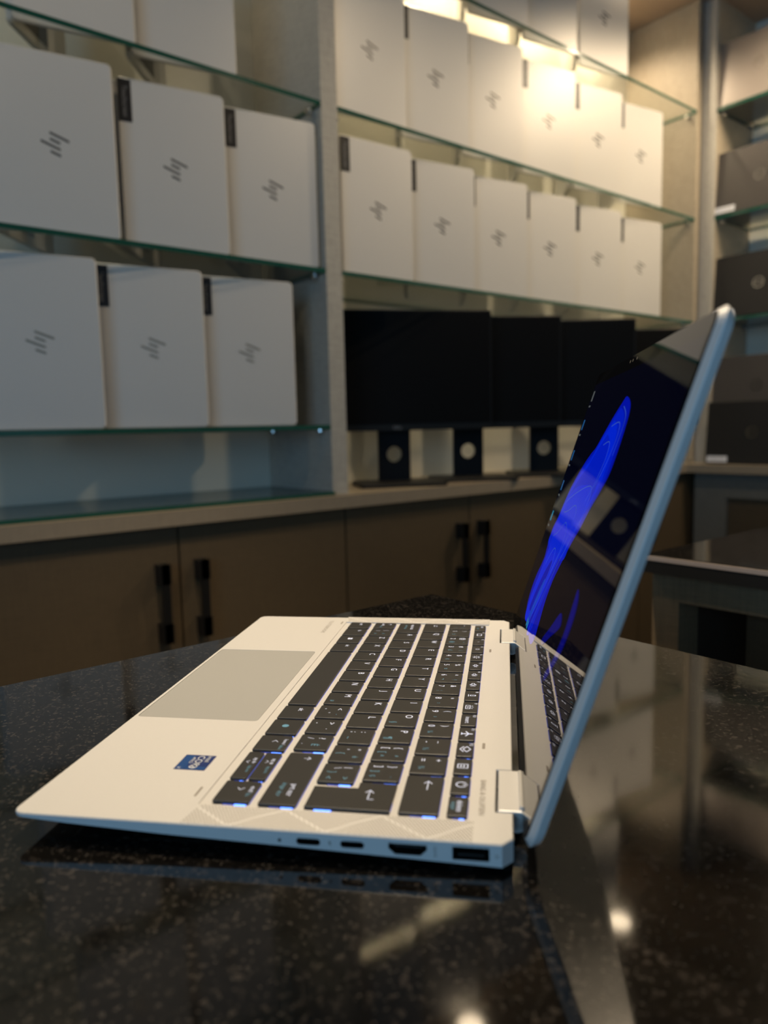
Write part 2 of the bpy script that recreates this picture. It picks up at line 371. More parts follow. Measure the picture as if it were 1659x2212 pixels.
for x in (1.25, 1.62, 2.0, 2.38): downlight(x, 1.68, SOF, P_BAY_R, 'small recessed lamp over the back of the six-laptop bay', 'lamps at the back of the wide bay', .03, 150, 5)
for x in (.05, .62): downlight(x, 1.63, SOF, P_BAY_L, 'small recessed lamp over the back of the three-laptop bay', 'lamps at the back of the narrow bay', .03, 130, 5)
downlight(2.60, .93, SOF, P_UNIT, 'small recessed lamp right in front of the corner unit', 'lamps over the corner unit', .03, 150, 8)
for x, y in ((1.46, 1.445), (2.21, 1.43)): downlight(x, y, SOF, P_FRONT, 'round ceiling lamp along the front edge of the six-laptop bay', 'ceiling lamps along the shelving', .042, 130, 20)
downlight(.50, .66, SOF, P_TABLE, 'ceiling spot lamp straight above the open laptop', 'spot lamps over the tables', .045, 60, 40, .7)
for x, y, p in ((1.45, .45, .42), (2.38, .74, 1.0)): downlight(x, y, SOF, P_SHELF * p, 'warm ceiling lamp in front of the six-laptop bay', 'ceiling lamps facing the shelving', .045, 158, 12, .5)
downlight(-.1, .45, SOF, 12, 'ceiling lamp in front of the three-laptop bay', 'lamp facing the three-laptop bay', .045, 168, 20, .4)

# ------------------------------------------------------------------ monitors
def make_monitor(label):
    t = tag(empty('monitor'), label, 'monitor', 'dark monitors on the counter')
    zb, zt = .149, .472
    bx('housing', M_mon, t, -.269, .269, .004, .020, zb, zt, bev=.002)
    bk = MB(); bk.loops([[(-.26, .020, zb + .01), (.26, .020, zb + .01), (.26, .020, zt - .01), (-.26, .020, zt - .01)], [(-.17, .045, zb + .05), (.17, .045, zb + .05), (.17, .045, zt - .06), (-.17, .045, zt - .06)]]); bk.done('rear_shell', M_mon, t)
    bx('screen', M_mscr, t, -.265, .265, .0025, .004, zb + .018, zt - .005)
    bx('chin', M_mon, t, -.269, .269, .001, .004, zb, zb + .016)
    tx = MB(); tx.text('DELL', Matrix.Translation((0, .0007, zb + .008)) @ Matrix.Rotation(pi / 2, 4, 'X') @ Matrix.Diagonal((.011, .011, 1, 1))); tx.done('logo', M_tagt, t, False)
    # stand column with a round cable hole
    n = 32; hz = .083; hr = .022; w = .045
    sq = []
    for i in range(n):
        a = 2 * pi * i / n; c, s_ = cos(a), sin(a); k = 1 / max(abs(c), abs(s_)); sq.append((w * c * k, hz + w * s_ * k))
    circ = [(hr * cos(2 * pi * i / n), hz + hr * sin(2 * pi * i / n)) for i in range(n)]
    c = MB(); y0, y1 = .052, .070
    rr = lambda pts, y: [(p[0], y, p[1]) for p in pts]
    c.loops([rr(circ, y0), rr(sq, y0), rr(sq, y1), rr(circ, y1), rr(circ, y0)], False, False)
    c.box(-w, w, y0, y1, .009, hz - w); c.box(-w, w, y0, y1, hz + w, .33); c.box(-.04, .04, .044, .053, .22, .33)
    c.done('stand_column', M_std, t)
    b_ = MB(); b_.prism(rrect(-.118, .118, -.085, .105, .012), 0, .010, .003, .002); b_.done('stand_base', M_mbase, t)
    return t
mons = [(1.312, 1.55, -.50, 'dark monitor nearest the divider post, its whole screen showing'), (1.580, 1.53, -.58, 'dark monitor standing second from the divider post'),
        (1.852, 1.47, -.70, 'dark monitor standing third from the divider post'), (2.256, 1.47, -.60, 'last dark monitor, half hidden behind the open laptop lid')]
mo = make_monitor(mons[0][3])
for i, (x, y, ph, lab) in enumerate(mons):
    o = mo if i == 0 else copy_tree(mo)
    o['label'] = lab; o.location = (x, y, CT); o.rotation_euler = (0, 0, ph)

# ------------------------------------------------------------------ silver laptops standing on end on the shelves
LW, LH = .2147, .3215
def hp_logo(b, cx, cz, y):
    """four slanted strokes, turned a quarter clockwise: long, short, long, short"""
    def stroke(p0, p1, w):                                     # p along 'up' (now +x) and 'right' (now -z)
        s = .0132
        pts = [(p0[0] - w, p0[1]), (p0[0] + w, p0[1]), (p1[0] + w, p1[1]), (p1[0] - w, p1[1])]
        b.face([b.bm.verts.new((cx + q[1] * s, y, cz - q[0] * s)) for q in pts])
    sl = .37
    for x, y0, y1 in ((-1.25, -.66, 1.85), (-.42, -.66, .66), (.42, -1.85, .66), (1.25, -.66, .66)):
        stroke((x + sl * y0, y0), (x + sl * y1, y1), .17)
def make_silver(withtag, logo):
    t = empty('laptop')
    lid = MB(); lid.prism(rrect(-LW, 0, 0, LH, .010), 0, .0058, 0, .0022, ax='z')
    # lid is built lying, then stood up: local x = width, z = height, -y = outward
    for v in lid.bm.verts: x, y, z = v.co; v.co = (x, z, y)
    lo = lid.done('lid', M_lapt, t)
    lg = MB(); hp_logo(lg, -LW / 2, LH / 2, -.00015); lg.done('logo', logo, lo, True)
    sc = MB(); sc.box(-LW + .012, -.006, .0058, .0064, .006, LH - .006); sc.done('screen', M_bezel, lo)
    a = radians(58); base = MB(); base.prism(rrect(.002, LW, 0, LH, .010), 0, .011, .001, .001)
    kb = MB(); kb.box(.045, .135, .018, LH - .018, -.0006, .0001)
    def swing(bm, off):                                        # opens about the hinge edge at x = -LW
        for v in bm.verts:
            x, y, z = v.co; d = z + off
            v.co = (-LW + x * cos(a) - d * sin(a), .0085 + x * sin(a) + d * cos(a), y)
    swing(base.bm, .0); swing(kb.bm, .0)
    bo = base.done('base', M_lapt, t); kb.done('keyboard', M_kb, bo)
    hb = MB(); hb.cyl((-LW + .001, .0095, .02), .0045, LH - .04, 'z', 12); hb.done('hinge', M_lapt, t)
    if withtag:
        tg = MB(); tg.box(-LW + .001, -LW + .027, -.0008, -.0001, LH - .083, LH - .004); g = tg.done('tag', M_tag, t)
        tx = MB(); tx.text('Touchscreen', Matrix.Translation((-LW + .014, -.0011, LH - .0455)) @ Matrix.Rotation(pi / 2, 4, 'X') @ Matrix.Rotation(-pi / 2, 4, 'Z') @ Matrix.Diagonal((.0112, .0135, 1, 1)))
        tx.done('lettering', M_tagt, g, False)
    return t
protos = {}
BETA = radians(10)
def silver(xr, z, key, label, group, yr=YF + .012, beta=BETA):
    k = key
    if k not in protos: protos[k] = make_silver(k[0], M_logo if k[1] == 0 else M_logo2); o = protos[k]
    else: o = copy_tree(protos[k])
    o.location = (xr, yr, z + .0004); o.rotation_euler = (0, 0, -beta)
    tag(o, label, 'laptop', group)
L_ = [(3, (.600, .816), False), (2, (.549, .782, 1.010), True), (1, (.498, .714, .934), True)]
# left bay: rows stand on shelves 2 (top), 1, 0
pos3 = ['farthest from the divider post', 'in the middle of its row', 'nearest the divider post']
for sh, xs, logo2, row in ((2, (.600, .816), 0, 'top'), (1, (.549, .782, 1.010), 0, 'middle'), (0, (.498, .714, .934), 1, 'bottom')):
    for i, x in enumerate(xs):
        wh = (['cropped silver laptop on the topmost used shelf of the three-laptop bay, farther from the divider', 'silver laptop on the topmost used shelf of the three-laptop bay, beside the empty corner'][i] if row == 'top'
              else ('silver laptop with %s logo %s, %s row of three-laptop bay' % ('dark' if row == 'middle' else 'taupe', pos3[i], row)))
        silver(x, SH[sh], (i > 0, logo2), wh, 'silver laptops in the three-laptop bay')
six = ['first', 'second', 'third', 'fourth', 'fifth', 'sixth']
for sh, xs, row in ((3, (1.292, 1.522, 1.757, 1.983, 2.253), 'top'), (2, (1.288, 1.513, 1.731, 1.976, 2.224, 2.468), 'upper'), (1, (1.303, 1.530, 1.751, 1.982, 2.2265, 2.472), 'lower')):  # first two on the top shelf are added unseen to hide lamp reflections
    for i, x in enumerate(xs):
        if row == 'top': lab = 'silver laptop on end, %s from the divider post on the topmost glass shelf (first two added)' % six[i]
        else: lab = 'silver laptop on end, %s from the divider post in the %s six-laptop row' % (six[i], row)
        silver(x, SH[sh], (True, 0) if not (row == 'upper' and i == 0) else (False, 0), lab, 'silver laptops in the six-laptop bay', YF + .012, radians(4) if (i == 0 and row != 'top') else BETA)

# ------------------------------------------------------------------ charcoal laptops in the corner unit (seen from behind, lid upright)
def make_dell(m, withtag, base_back=True):
    t = empty('laptop')
    w, h = .325, .222; tl = radians(5)
    lid = MB(); lid.prism(rrect(-w / 2, w / 2, 0, h, .008), 0, .006, 0, .0012)
    def up(bm, off=0.0):
        for v in bm.verts:
            x, y, z = v.co; v.co = ((z + off) * cos(tl) + y * sin(tl), -x, y * cos(tl) - (z + off) * sin(tl) + .002)
    up(lid.bm); lo = lid.done('lid', m, t)
    n = 40; rg = MB()
    def ringf(r0, r1, z):
        A = [rg.bm.verts.new((r0 * cos(2 * pi * i / n), h / 2 + r0 * sin(2 * pi * i / n), z)) for i in range(n)]; B = [rg.bm.verts.new((r1 * cos(2 * pi * i / n), h / 2 + r1 * sin(2 * pi * i / n), z)) for i in range(n)]
        for i in range(n): rg.face([A[i], A[(i + 1) % n], B[(i + 1) % n], B[i]])
    ringf(.0165, .0195, -.0003); rg.text('DELL', TM(0, h / 2, -.0003, .0135, .016)); up(rg.bm); rg.done('logo', M_chrome, lo, False)
    sc = MB(); sc.prism(rrect(-w / 2 + .004, w / 2 - .004, .004, h - .003, .004), .006, .0066); up(sc.bm); sc.done('screen', M_bezel, lo)
    bs = MB(); bs.prism(rrect(.008, .225, -w / 2, w / 2, .008), .001, .014, .001, .002); bo = bs.done('base', m, t)
    k = MB(); k.box(.06, .15, -w / 2 + .02, w / 2 - .02, .0138, .0146); k.done('keyboard', M_kb, bo)
    if withtag:
        g = MB(); g.box(-w / 2 + .008, -w / 2 + .082, .006, .027, -.0007, -.0001); up(g.bm); go = g.done('tag', M_wtag, t)
        x = MB(); x.text('Touchscreen', TM(-w / 2 + .045, .0165, -.001, .0105, .0105)); up(x.bm); x.done('lettering', M_wtagt, go, False)
    return t
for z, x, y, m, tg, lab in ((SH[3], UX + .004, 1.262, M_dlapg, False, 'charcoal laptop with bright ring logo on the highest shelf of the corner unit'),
                      (SH[2], UX + .004, 1.250, M_dlap, True, 'charcoal laptop with white tag on the second highest shelf of the corner unit'),
                      (SH[1], UX + .004, 1.243, M_dlapk, True, 'black laptop in the corner unit just above the open laptop lid tip'),
                      (SH[0], UX + .010, 1.240, M_dlap, False, 'dim untagged laptop behind and above the black laptop on the corner counter'),
                      (CT, 2.615, 1.200, M_dlapk, True, 'black laptop with white tag standing on the corner counter')):
    o = make_dell(m, tg); o.location = (x, y, z + .0005); tag(o, lab, 'laptop', 'charcoal laptops in the corner unit')

# ------------------------------------------------------------------ the open laptop on the table
YAW = radians(-138.45)
XL, XR, YFR, YBK = -.1165, .1856, -.0319, .1597
HB = .0109                                               # height of the deck above the table
lap = tag(empty('laptop', (-(-.2169), .4031, TT), YAW), 'open silver convertible laptop with lit keyboard and blue wallpaper on the stone table', 'laptop')
BP = [(-.0319, -.0016), (-.008, -.0031), (.0326, -.0049), (.075, -.0061), (.1597, -.0088)]
def bot(y):
    for (a, p), (c, q) in zip(BP, BP[1:]):
        if y <= c: return p + (q - p) * (y - a) / (c - a)
    return BP[-1][1]
def arc(cx, cy, r, a0, a1, n=5): return [(cx + r * cos(radians(a0 + (a1 - a0) * i / n)), cy + r * sin(radians(a0 + (a1 - a0) * i / n))) for i in range(n + 1)]
out = arc(XR - .005, YFR + .005, .005, -90, 0)
out += [(XR, -.016), (XR, -.008), (XR, .010), (XR, .0326), (XR, .075), (XR, .1558), (XR - .0045, YBK), (.1634, YBK), (.1634, .1532), (.1284, .1532), (.1284, YBK), (-.0580, YBK), (-.0580, .1532), (-.0930, .1532), (-.0930, YBK), (XL + .0045, YBK), (XL, .1558), (XL, .075), (XL, .0326), (XL, .010), (XL, -.008), (XL, -.016)]
out += arc(XL + .005, YFR + .005, .005, 180, 270)
b = MB(); i1 = inset(out, .0004); i2 = inset(out, .0015)
b.loops([[(x, y, HB) for x, y in i1], [(x, y, HB - .0004) for x, y in out], [(x, y, HB + bot(y) + .0003) for x, y in out], [(x, y, HB + bot(y)) for x, y in i2]])
base = b.done('base', M_alu, lap)
cs = []
c = MB(); c.box(-.1035, .1707, .0385, .1450, HB - .0007, HB + .01); cs.append(c.done('cutter', M_alu, lap))
c = MB(); c.prism(rrect(-.0283, .0887, -.0299, .0344, .002), HB - .0006, HB + .01); cs.append(c.done('cutter', M_alu, lap))
def port(y0, y1, z0, z1, r): return rrect(y0, y1, HB + z0, HB + z1, r)
hdmi = [(.1160, -.0020), (.1297, -.0020), (.1297, -.0040), (.1274, -.0061), (.1183, -.0061), (.1160, -.0040)]
PORTS = {'usb_c_port': port(.0822, .0912, -.0050, -.0024, .00128), 'usb_c_port.001': port(.0985, .1073, -.0050, -.0024, .00128), 'hdmi_port': [(y, HB + z) for y, z in hdmi[::-1]], 'usb_a_port': port(.1386, .1515, -.0066, -.0017, .0003)}
for k, poly in PORTS.items():
    c = MB(); c.prism(poly, XR - .009, XR + .005, ax='x'); cs.append(c.done('cutter', M_alu, lap))
cut(base, cs)
for k, poly in PORTS.items():                             # dark liner of each socket and its tongue
    c = MB(); q = inset(poly, .00012)
    rings = [[(XR - .00025, p[0], p[1]) for p in q], [(XR - .0085, p[0], p[1]) for p in q]]
    c.loops(rings, False, True)
    ys = [p[0] for p in poly]; zs = [p[1] for p in poly]; ym, zm = (min(ys) + max(ys)) / 2, (min(zs) + max(zs)) / 2; hw = (max(ys) - min(ys)) / 2
    tz = zm + (.0006 if k != 'usb_a_port' else -.0010)
    c.box(XR - .008, XR - .0012, ym - hw * .72, ym + hw * .72, tz - .0004, tz + .0004)
    c.done(k, M_hole, lap)
c = MB(); c.cyl((XR - .0002, .0760, HB - .0037), .00062, .0004, 'x', 12); c.done('charge_indicator', M_hole, lap)
PX = Matrix(((0, 0, 1, 0), (1, 0, 0, 0), (0, 1, 0, 0), (0, 0, 0, 1)))      # text plane x-right -> +y, up -> +z, facing +x
for tx_, y_, zz, sz in (('HDMI', .1325, -.0041, .0016), ('SS', .1540, -.0044, .0018)):
    pr = MB(); pr.text(tx_, Matrix.Translation((XR + .00008, y_, HB + zz)) @ PX @ Matrix.Rotation(-pi / 2, 4, 'Z') @ Matrix.Diagonal((sz, sz, 1, 1))); pr.done('port_marking', M_print, lap, False)
z0 = HB - .0036; pr = MB()
pr.face([pr.bm.verts.new((XR + .00008, y, z)) for y, z in [(.0942, z0 + .0011), (.0953, z0 + .0002), (.0949, z0 + .00005), (.0953, z0 - .0011), (.0941, z0 - .0001), (.0945, z0 + .00015)]])
pr.done('port_marking', M_print, lap, False)
ub = MB(); ub.loops([[(x, y, HB + bot(y) + .0004) for x, y in inset(out, .012)], [(x, y, HB + max(bot(y) - .0012, -.0098)) for x, y in inset(out, .016)]]); ub.done('bottom_cover', M_alu, lap)
for y in (-.006, .138):
    c = MB(); c.prism(rrect(XL + .03, XR - .03, y - .004, y + .004, .0035), .0, HB + bot(y) - .0005, 0, .0004); c.done('rubber_foot', M_rubber, lap)
# touchpad
c = MB(); c.prism(rrect(-.0281, .0885, -.0297, .0342, .0018), HB - .0005, HB - .00005, .0001); c.done('touchpad', M_pad, lap)
# hinges
for hx0, hx1 in ((.1290, .1628), (-.0924, -.0586)):
    c = MB(); c.prism([(hx0, .1540), (hx1, .1540), (hx1, .1633), (hx0, .1633)], HB - .0068, HB + .0002, .0006); c.cyl((hx0, .1610, HB - .0042), .0040, hx1 - hx0, 'x', 20)
    h = c.done('hinge', M_alu, lap)
# slots and prints on the deck
def slot(x0, x1, y0, y1): c = MB(); c.prism(rrect(x0, x1, y0, y1, min(x1 - x0, y1 - y0) * .45), HB - .0003, HB + .00006); return c.done('rubber_bumper', M_print, lap)
slot(.1574, .1652, .0342, .0352); slot(-.1045, -.0977, .0353, .0363); slot(-.0428, -.0365, .1466, .1479); slot(.1026, .1088, .1466, .1479)
c = MB(); c.text('BANG & OLUFSEN', TM(.1526, .1480, HB + .00008, .00345, .0031)); c.done('printed_lettering', M_print, lap, False)
c = MB(); c.text('E L I T E B O O K', TM(-.0890, .0274, HB + .00008, .0042, .0040)); c.done('printed_lettering', M_print, lap, False)
# maker's chip sticker
c = MB(); sx0, sx1, sy0, sy1 = .1293, .1435, .0154, .0296
c.prism(rrect(sx0, sx1, sy0, sy1, .0003), HB, HB + .00012); c.mi = 1
c.flat([(sx0 + .0003, sy0 + .0003), (sx1 - .0003, sy0 + .0003), (sx1 - .0003, sy0 + .0047), (sx0 + .0003, sy0 + .0047)], HB + .00016); c.flat([(sx1 - .0032, sy0 + .0049), (sx1 - .0003, sy0 + .0049), (sx1 - .0003, sy1 - .0003), (sx1 - .0032, sy1 - .0003)], HB + .00016)
st = c.done('chip_sticker', [M_stick, M_stick2], lap, False)
c = MB(); z = HB + .0002
c.text('intel', TM(sx0 + .0037, sy1 - .0024, z, .0034, .0030)); c.text('CORe', TM((sx0 + sx1) / 2 - .0002, sy1 - .0062, z, .0047, .0046)); c.text('vPRO', TM(sx0 + .0052, sy1 - .0092, z, .0026, .0022)); c.text('i7', TM(sx1 - .0015, sy0 + .0017, z, .0024, .0024))
n = 24; r0, r1 = .0014, .0018; cx, cy = sx1 - .0029, sy1 - .0064
A = [c.bm.verts.new((cx + r0 * cos(2 * pi * i / n), cy + r0 * sin(2 * pi * i / n), z)) for i in range(n)]; B = [c.bm.verts.new((cx + r1 * cos(2 * pi * i / n), cy + r1 * sin(2 * pi * i / n), z)) for i in range(n)]
for i in range(n): c.face([A[i], A[(i + 1) % n], B[(i + 1) % n], B[i]])
c.done('sticker_lettering', M_stickt, st, False)
# speaker grilles (object origin at strip corner so the perforation follows the strip)
M_gr = grille_mat()
for gx, in ((.1700,), (-.1180,)):
    c = MB(); pts = [(.0, .0400), (.0135, .0372), (.0135, .1455), (.0, .1455)] if gx > 0 else [(.0, .0372), (.0135, .0400), (.0135, .1455), (.0, .1455)]
    c.prism([(x, y - .037) for x, y in pts], 0, .00006); g = c.done('speaker_grille', M_gr, lap); g.location = (gx + (.0013 if gx > 0 else 0), .037, HB)

# keys -----------------------------------------------------------
KZ0, KZ1 = HB - .0004, HB + .0007
def key(x0, x1, y0, y1, leg=(), poly=None, glow=None, glow_side=True):
    x0, x1, y0, y1 = x0 / 1000, x1 / 1000, y0 / 1000, y1 / 1000
    pl = poly or rrect(x0, x1, y0, y1, .0008, 3)
    b = MB(); b.prism(pl, KZ0, KZ1, .0003); k = b.done('key', M_key, lap)
    # lit light guide under the cap, peeping out past the rear and the outer side
    g = MB(); near = max(0, min(1, (x1 - .06) / .09))
    e = .00004 + (.00030 * near if glow is None else glow)
    if poly is None:
        g.mi = 1; g.box(x0 + .0006, x1 - .0012, y0 + .003, y1 + .00012, KZ0 - .0002, KZ0); g.mi = 0 if near > .25 else 1
        ym = y0 + (y1 - y0) * .62; g.box(x1 - .004, x1 + e, ym, y1 - .0012, KZ0 - .00022, KZ0 - .00001); g.mi = 1; g.box(x1 - .004, x1 + e * .7, y0 + (y1 - y0) * .3, ym, KZ0 - .00022, KZ0 - .00001)
    else: g.box(x1 - .006, x1 + e, y0 + .004, y0 + .0105, KZ0 - .0002, KZ0); g.mi = 1; g.box(x1 - .008, x1 - .002, y1 - .01, y1 + .0001, KZ0 - .0002, KZ0)
    g.done('light_guide', [M_glow, M_glowd], k)
    if leg:
        t = MB(); w, h = x1 - x0, y1 - y0
        for it in leg:
            s, fx, fy, sz, mi = it[:5]; t.mi = mi
            X_, Y_ = x0 + fx * w, y0 + fy * h; z = KZ1 + .00005
            if s == '#win':
                for qx, qy in ((-1, 0), (0, 0), (-1, -1), (0, -1)):
                    d = .0017; a0, b0 = X_ + qx * d + .0001, Y_ + qy * d + .0001
                    t.face([t.bm.verts.new((a0 + u, b0 + v, z)) for u, v in ((0, 0), (d - .0002, 0), (d - .0002, d - .0002), (0, d - .0002))])
            elif s == '#dot': t.face([t.bm.verts.new((X_ + .0017 * cos(a * pi / 8), Y_ + .0017 * sin(a * pi / 8), z)) for a in range(16)])
            elif s[0] == '#' and s[1:] in ARROWS:
                for pts in ARROWS[s[1:]]: t.face([t.bm.verts.new((X_ + px * sz, Y_ + py * sz, z)) for px, py in pts])
            else: t.text(s, TM(X_, Y_, z, sz * (it[5] if len(it) > 5 else 1), sz))
        t.done('legend', [M_leg, M_teal], k, False)
    return k
def seg(p0, p1, w=.06):
    d = Vector(p1) - Vector(p0); n_ = Vector((-d.y, d.x)).normalized() * w; p0, p1 = Vector(p0), Vector(p1)
    return [(p0 - n_)[:], (p1 - n_)[:], (p1 + n_)[:], (p0 + n_)[:]]
def loopseg(pts, w=.06): return [seg(pts[i], pts[(i + 1) % len(pts)], w) for i in range(len(pts))]
ARROWS = {'left': [seg((.4, .7), (-.4, 0)), seg((-.4, 0), (.4, -.7))], 'right': [seg((-.4, .7), (.4, 0)), seg((.4, 0), (-.4, -.7))], 'up': [seg((-.7, -.3), (0, .4)), seg((0, .4), (.7, -.3))], 'down': [seg((-.7, .3), (0, -.4)), seg((0, -.4), (.7, .3))],
          'back': [seg((-1.2, 0), (1.2, 0)), seg((-1.2, 0), (-.5, .55)), seg((-1.2, 0), (-.5, -.55))], 'enter': [seg((-1.2, -.3), (1.2, -.3)), seg((1.2, -.3), (1.2, .5)), seg((-1.2, -.3), (-.5, .25)), seg((-1.2, -.3), (-.5, -.85))],
          'shift': [seg((-.6, .1), (0, .7)), seg((0, .7), (.6, .1)), seg((0, .7), (0, -.6))], 'tab': [seg((-1, .35), (.8, .35)), seg((.8, .35), (.3, .75)), seg((.8, .35), (.3, -.05)), seg((1, -.6), (-.8, -.6)), seg((-.8, -.6), (-.3, -.2)), seg((-.8, -.6), (-.3, -1.0))],
          'rect': loopseg([(-.9, -.6), (.9, -.6), (.9, .6), (-.9, .6)], .1), 'sun': [seg((.35 * cos(a * pi / 4), .35 * sin(a * pi / 4)), (.95 * cos(a * pi / 4), .95 * sin(a * pi / 4)), .07) for a in range(8)],
          'sunlow': [seg((.3 * cos(a * pi / 4), .3 * sin(a * pi / 4)), (.65 * cos(a * pi / 4), .65 * sin(a * pi / 4)), .07) for a in range(8)],
          'vol': loopseg([(-.8, -.25), (-.4, -.25), (.1, -.7), (.1, .7), (-.4, .25), (-.8, .25)], .08) + [seg((.45, -.35), (.45, .35), .08), seg((.8, -.55), (.8, .55), .08)], 'mute': loopseg([(-.8, -.25), (-.4, -.25), (.1, -.7), (.1, .7), (-.4, .25), (-.8, .25)], .08) + [seg((.4, -.4), (1, .4), .08), seg((.4, .4), (1, -.4), .08)],
          'mic': loopseg([(-.3, -.3), (.3, -.3), (.3, .8), (-.3, .8)], .08) + [seg((-.6, -.7), (.6, -.7), .08)], 'kbl': loopseg([(-1, -.8), (1, -.8), (1, .1), (-1, .1)], .08) + [seg((-.5, -.35), (.5, -.35), .08), seg((0, .4), (0, .9), .08), seg((-.6, .35), (-.8, .7), .08), seg((.6, .35), (.8, .7), .08)],
          'plane': [seg((0, -.9), (0, .9), .13), seg((0, .3), (-.9, -.2), .1), seg((0, .3), (.9, -.2), .1), seg((0, -.7), (-.4, -.9), .08), seg((0, -.7), (.4, -.9), .08)], 'stack': loopseg([(0, .9), (1, .3), (0, -.3), (-1, .3)], .08) + [seg((-1, -.2), (0, -.8), .08), seg((0, -.8), (1, -.2), .08)],
          'doc': loopseg([(-.7, -.8), (.7, -.8), (.7, .8), (-.7, .8)], .08) + [seg((-.4, .2), (.4, .2), .1), seg((-.4, -.3), (.4, -.3), .1)],
          'power': [seg((.8 * cos(a), .8 * sin(a)), (.8 * cos(a + .35), .8 * sin(a + .35)), .09) for a in [radians(120 + 20 * i) for i in range(15)]] + [seg((0, .2), (0, 1.0), .09)]}
P, G = 18.7, 2.0
def row(xr0, y0, y1, items, n0=0):
    for j, leg in enumerate(items):
        r = xr0 + P * j; key(r - P + G, r, y0, y1, leg)
LT = lambda s: [(s, .25, .70, .0052, 0)]
def NUM(d, sym, tl=None, tr=None):
    o = [(sym, .24, .74, .0045, 0), (d, .24, .30, .0048, 0)]
    if tl: o.append((tl, .68, .30, .0040, 1))
    if tr: o.append((tr, .72, .74, .0038, 1))
    return o
# bottom row
key(-100.5, -85.0, 43.3, 58.5, [('ctrl', .32, .55, .0034, 0)]); key(-83, -66.5, 43.3, 58.5, [('fn', .30, .68, .0036, 0)]); key(-64.5, -48, 43.3, 58.5, [('#win', .42, .52, 1, 0)]); key(-46, -29.4, 43.3, 58.5, [('alt', .30, .62, .0036, 0)])
key(-27, 65.6, 43.3, 58.5); key(68.0, 84.6, 43.3, 58.5, [('alt', .30, .62, .0036, 0)]); key(86.6, 103.8, 43.3, 58.5, [('#dot', .45, .5, 1, 1)])
key(105.9, 121.9, 43.3, 58.2, [('#left', .40, .55, .0021, 0), ('home', .40, .86, .0026, 0, .8), ('/', .60, .86, .0026, 0), ('début', .80, .84, .0024, 1, .8)], glow=.0004)
key(124.2, 149.6, 43.3, 50.3, [('#down', .40, .40, .0018, 0), ('pg dn', .35, .78, .0024, 0), ('/pg suiv', .66, .74, .0020, 1)], glow=.0002)
key(124.4, 149.7, 51.3, 58.5, [('#up', .36, .42, .0018, 0), ('pg up', .35, .80, .0024, 0), ('/pg préc', .66, .76, .0020, 1)], glow=.0001)
key(151.7, 168.7, 43.3, 58.3, [('#right', .40, .55, .0021, 0), ('end/', .40, .86, .0028, 0), ('fin', .66, .84, .0026, 1)], glow=.0005)
# light between the half-height arrow keys
# Z row
key(-100.5, -86.0, 62.0, 77.2, [('#shift', .3, .72, .0022, 0), ('shift', .35, .40, .0030, 0), ('maj', .7, .36, .0028, 1)])
ZR = [[('|', .25, .72, .0042, 0), ('\\', .3, .32, .0042, 0), ('«', .72, .68, .004, 1), ('»', .72, .30, .004, 1)]] + [LT(c) for c in 'ZXCVBN'] + [LT('M') + [('µ', .72, .28, .0038, 1)]]
ZR += [[('<', .3, .70, .0046, 0), (',', .3, .30, .0044, 0), ("'", .6, .34, .0040, 0), ('-', .72, .70, .0036, 1)], [('>', .3, .70, .0046, 0), ('.', .3, .30, .0050, 0), ('.', .7, .70, .0040, 0)], [('?', .25, .68, .0046, 0), ('/', .25, .32, .0046, 0), ('É', .68, .56, .0046, 1), ('.', .62, .22, .004, 0)]]
row(-67.3, 62.0, 77.3, ZR)
key(123.0, 169.0, 62.0, 77.2, [('#shift', .12, .60, .0024, 0), ('prt scr', .74, .68, .0036, 0), ('impr écr', .74, .40, .0032, 1)], glow=.00018)
# A row
key(-100.5, -75.9, 80.3, 95.6, [('caps lock', .42, .66, .0034, 0), ('verr maj', .42, .36, .0030, 1)])
row(-57.2, 80.3, 95.6, [LT(c) for c in 'ASDFGHJKL'] + [[(':', .22, .68, .0046, 0), (';', .22, .36, .0046, 0), ('~', .62, .26, .0042, 1)], [('"', .26, .70, .0046, 0), ("'", .26, .36, .0046, 0), ('{', .50, .28, .0046, 1), ('è', .7, .74, .0038, 1)], [('|', .22, .72, .0042, 0), ('\\', .25, .40, .0044, 0), ('}', .48, .30, .0044, 1), ('<', .78, .26, .0042, 1), ('>', .78, .72, .0042, 1)]])
# Q row
key(-100.5, -79.0, 98.7, 113.9, [('#tab', .28, .55, .0019, 0)])
QR = [LT(c) for c in 'QWERTYUI'] + [LT('O') + [('§', .7, .26, .0042, 1)], LT('P') + [('¶', .7, .28, .0046, 1)],
      [('{', .24, .72, .0046, 0), ('[', .24, .34, .0046, 0), ('[', .5, .28, .0044, 1), ('^', .72, .26, .0040, 1), ('^', .72, .68, .0040, 1)], [('}', .24, .72, .0046, 0), (']', .24, .34, .0046, 0), (']', .5, .28, .0044, 1), ('ç', .76, .28, .0040, 1), ('¨', .78, .68, .0040, 1)]]
row(-60.3, 98.7, 113.9, QR)
ep = [(.1523, .0806), (.1690, .0806), (.1690, .1138), (.1474, .1138), (.1474, .0985), (.1523, .0985)]
key(147.4, 169.0, 80.6, 113.8, [('#enter', .46, .73, .0030, 0)], poly=ep, glow=.0004)
# number row
key(-100.5, -87.5, 117.0, 132.2, [('~', .3, .7, .0042, 0), ('/', .7, .6, .004, 1), ('\\', .7, .3, .004, 1)])
row(-68.8, 117.0, 132.2, [NUM('1', '!', '±'), NUM('2', '@', '@', '"'), NUM('3', '#', '£', '/'), NUM('4', '$', '¢'), NUM('5', '%', '¤'), NUM('6', '^', '¬', '?'), NUM('7', '&', '¦'), NUM('8', '*', '²'), NUM('9', '(', '³'), NUM('0', ')', '¼'), NUM('-', '_', '½'), NUM('=', '+', '¾')])
key(138.9, 169.2, 117.0, 132.2, [('#back', .27, .60, .0030, 0)], glow=.0003)
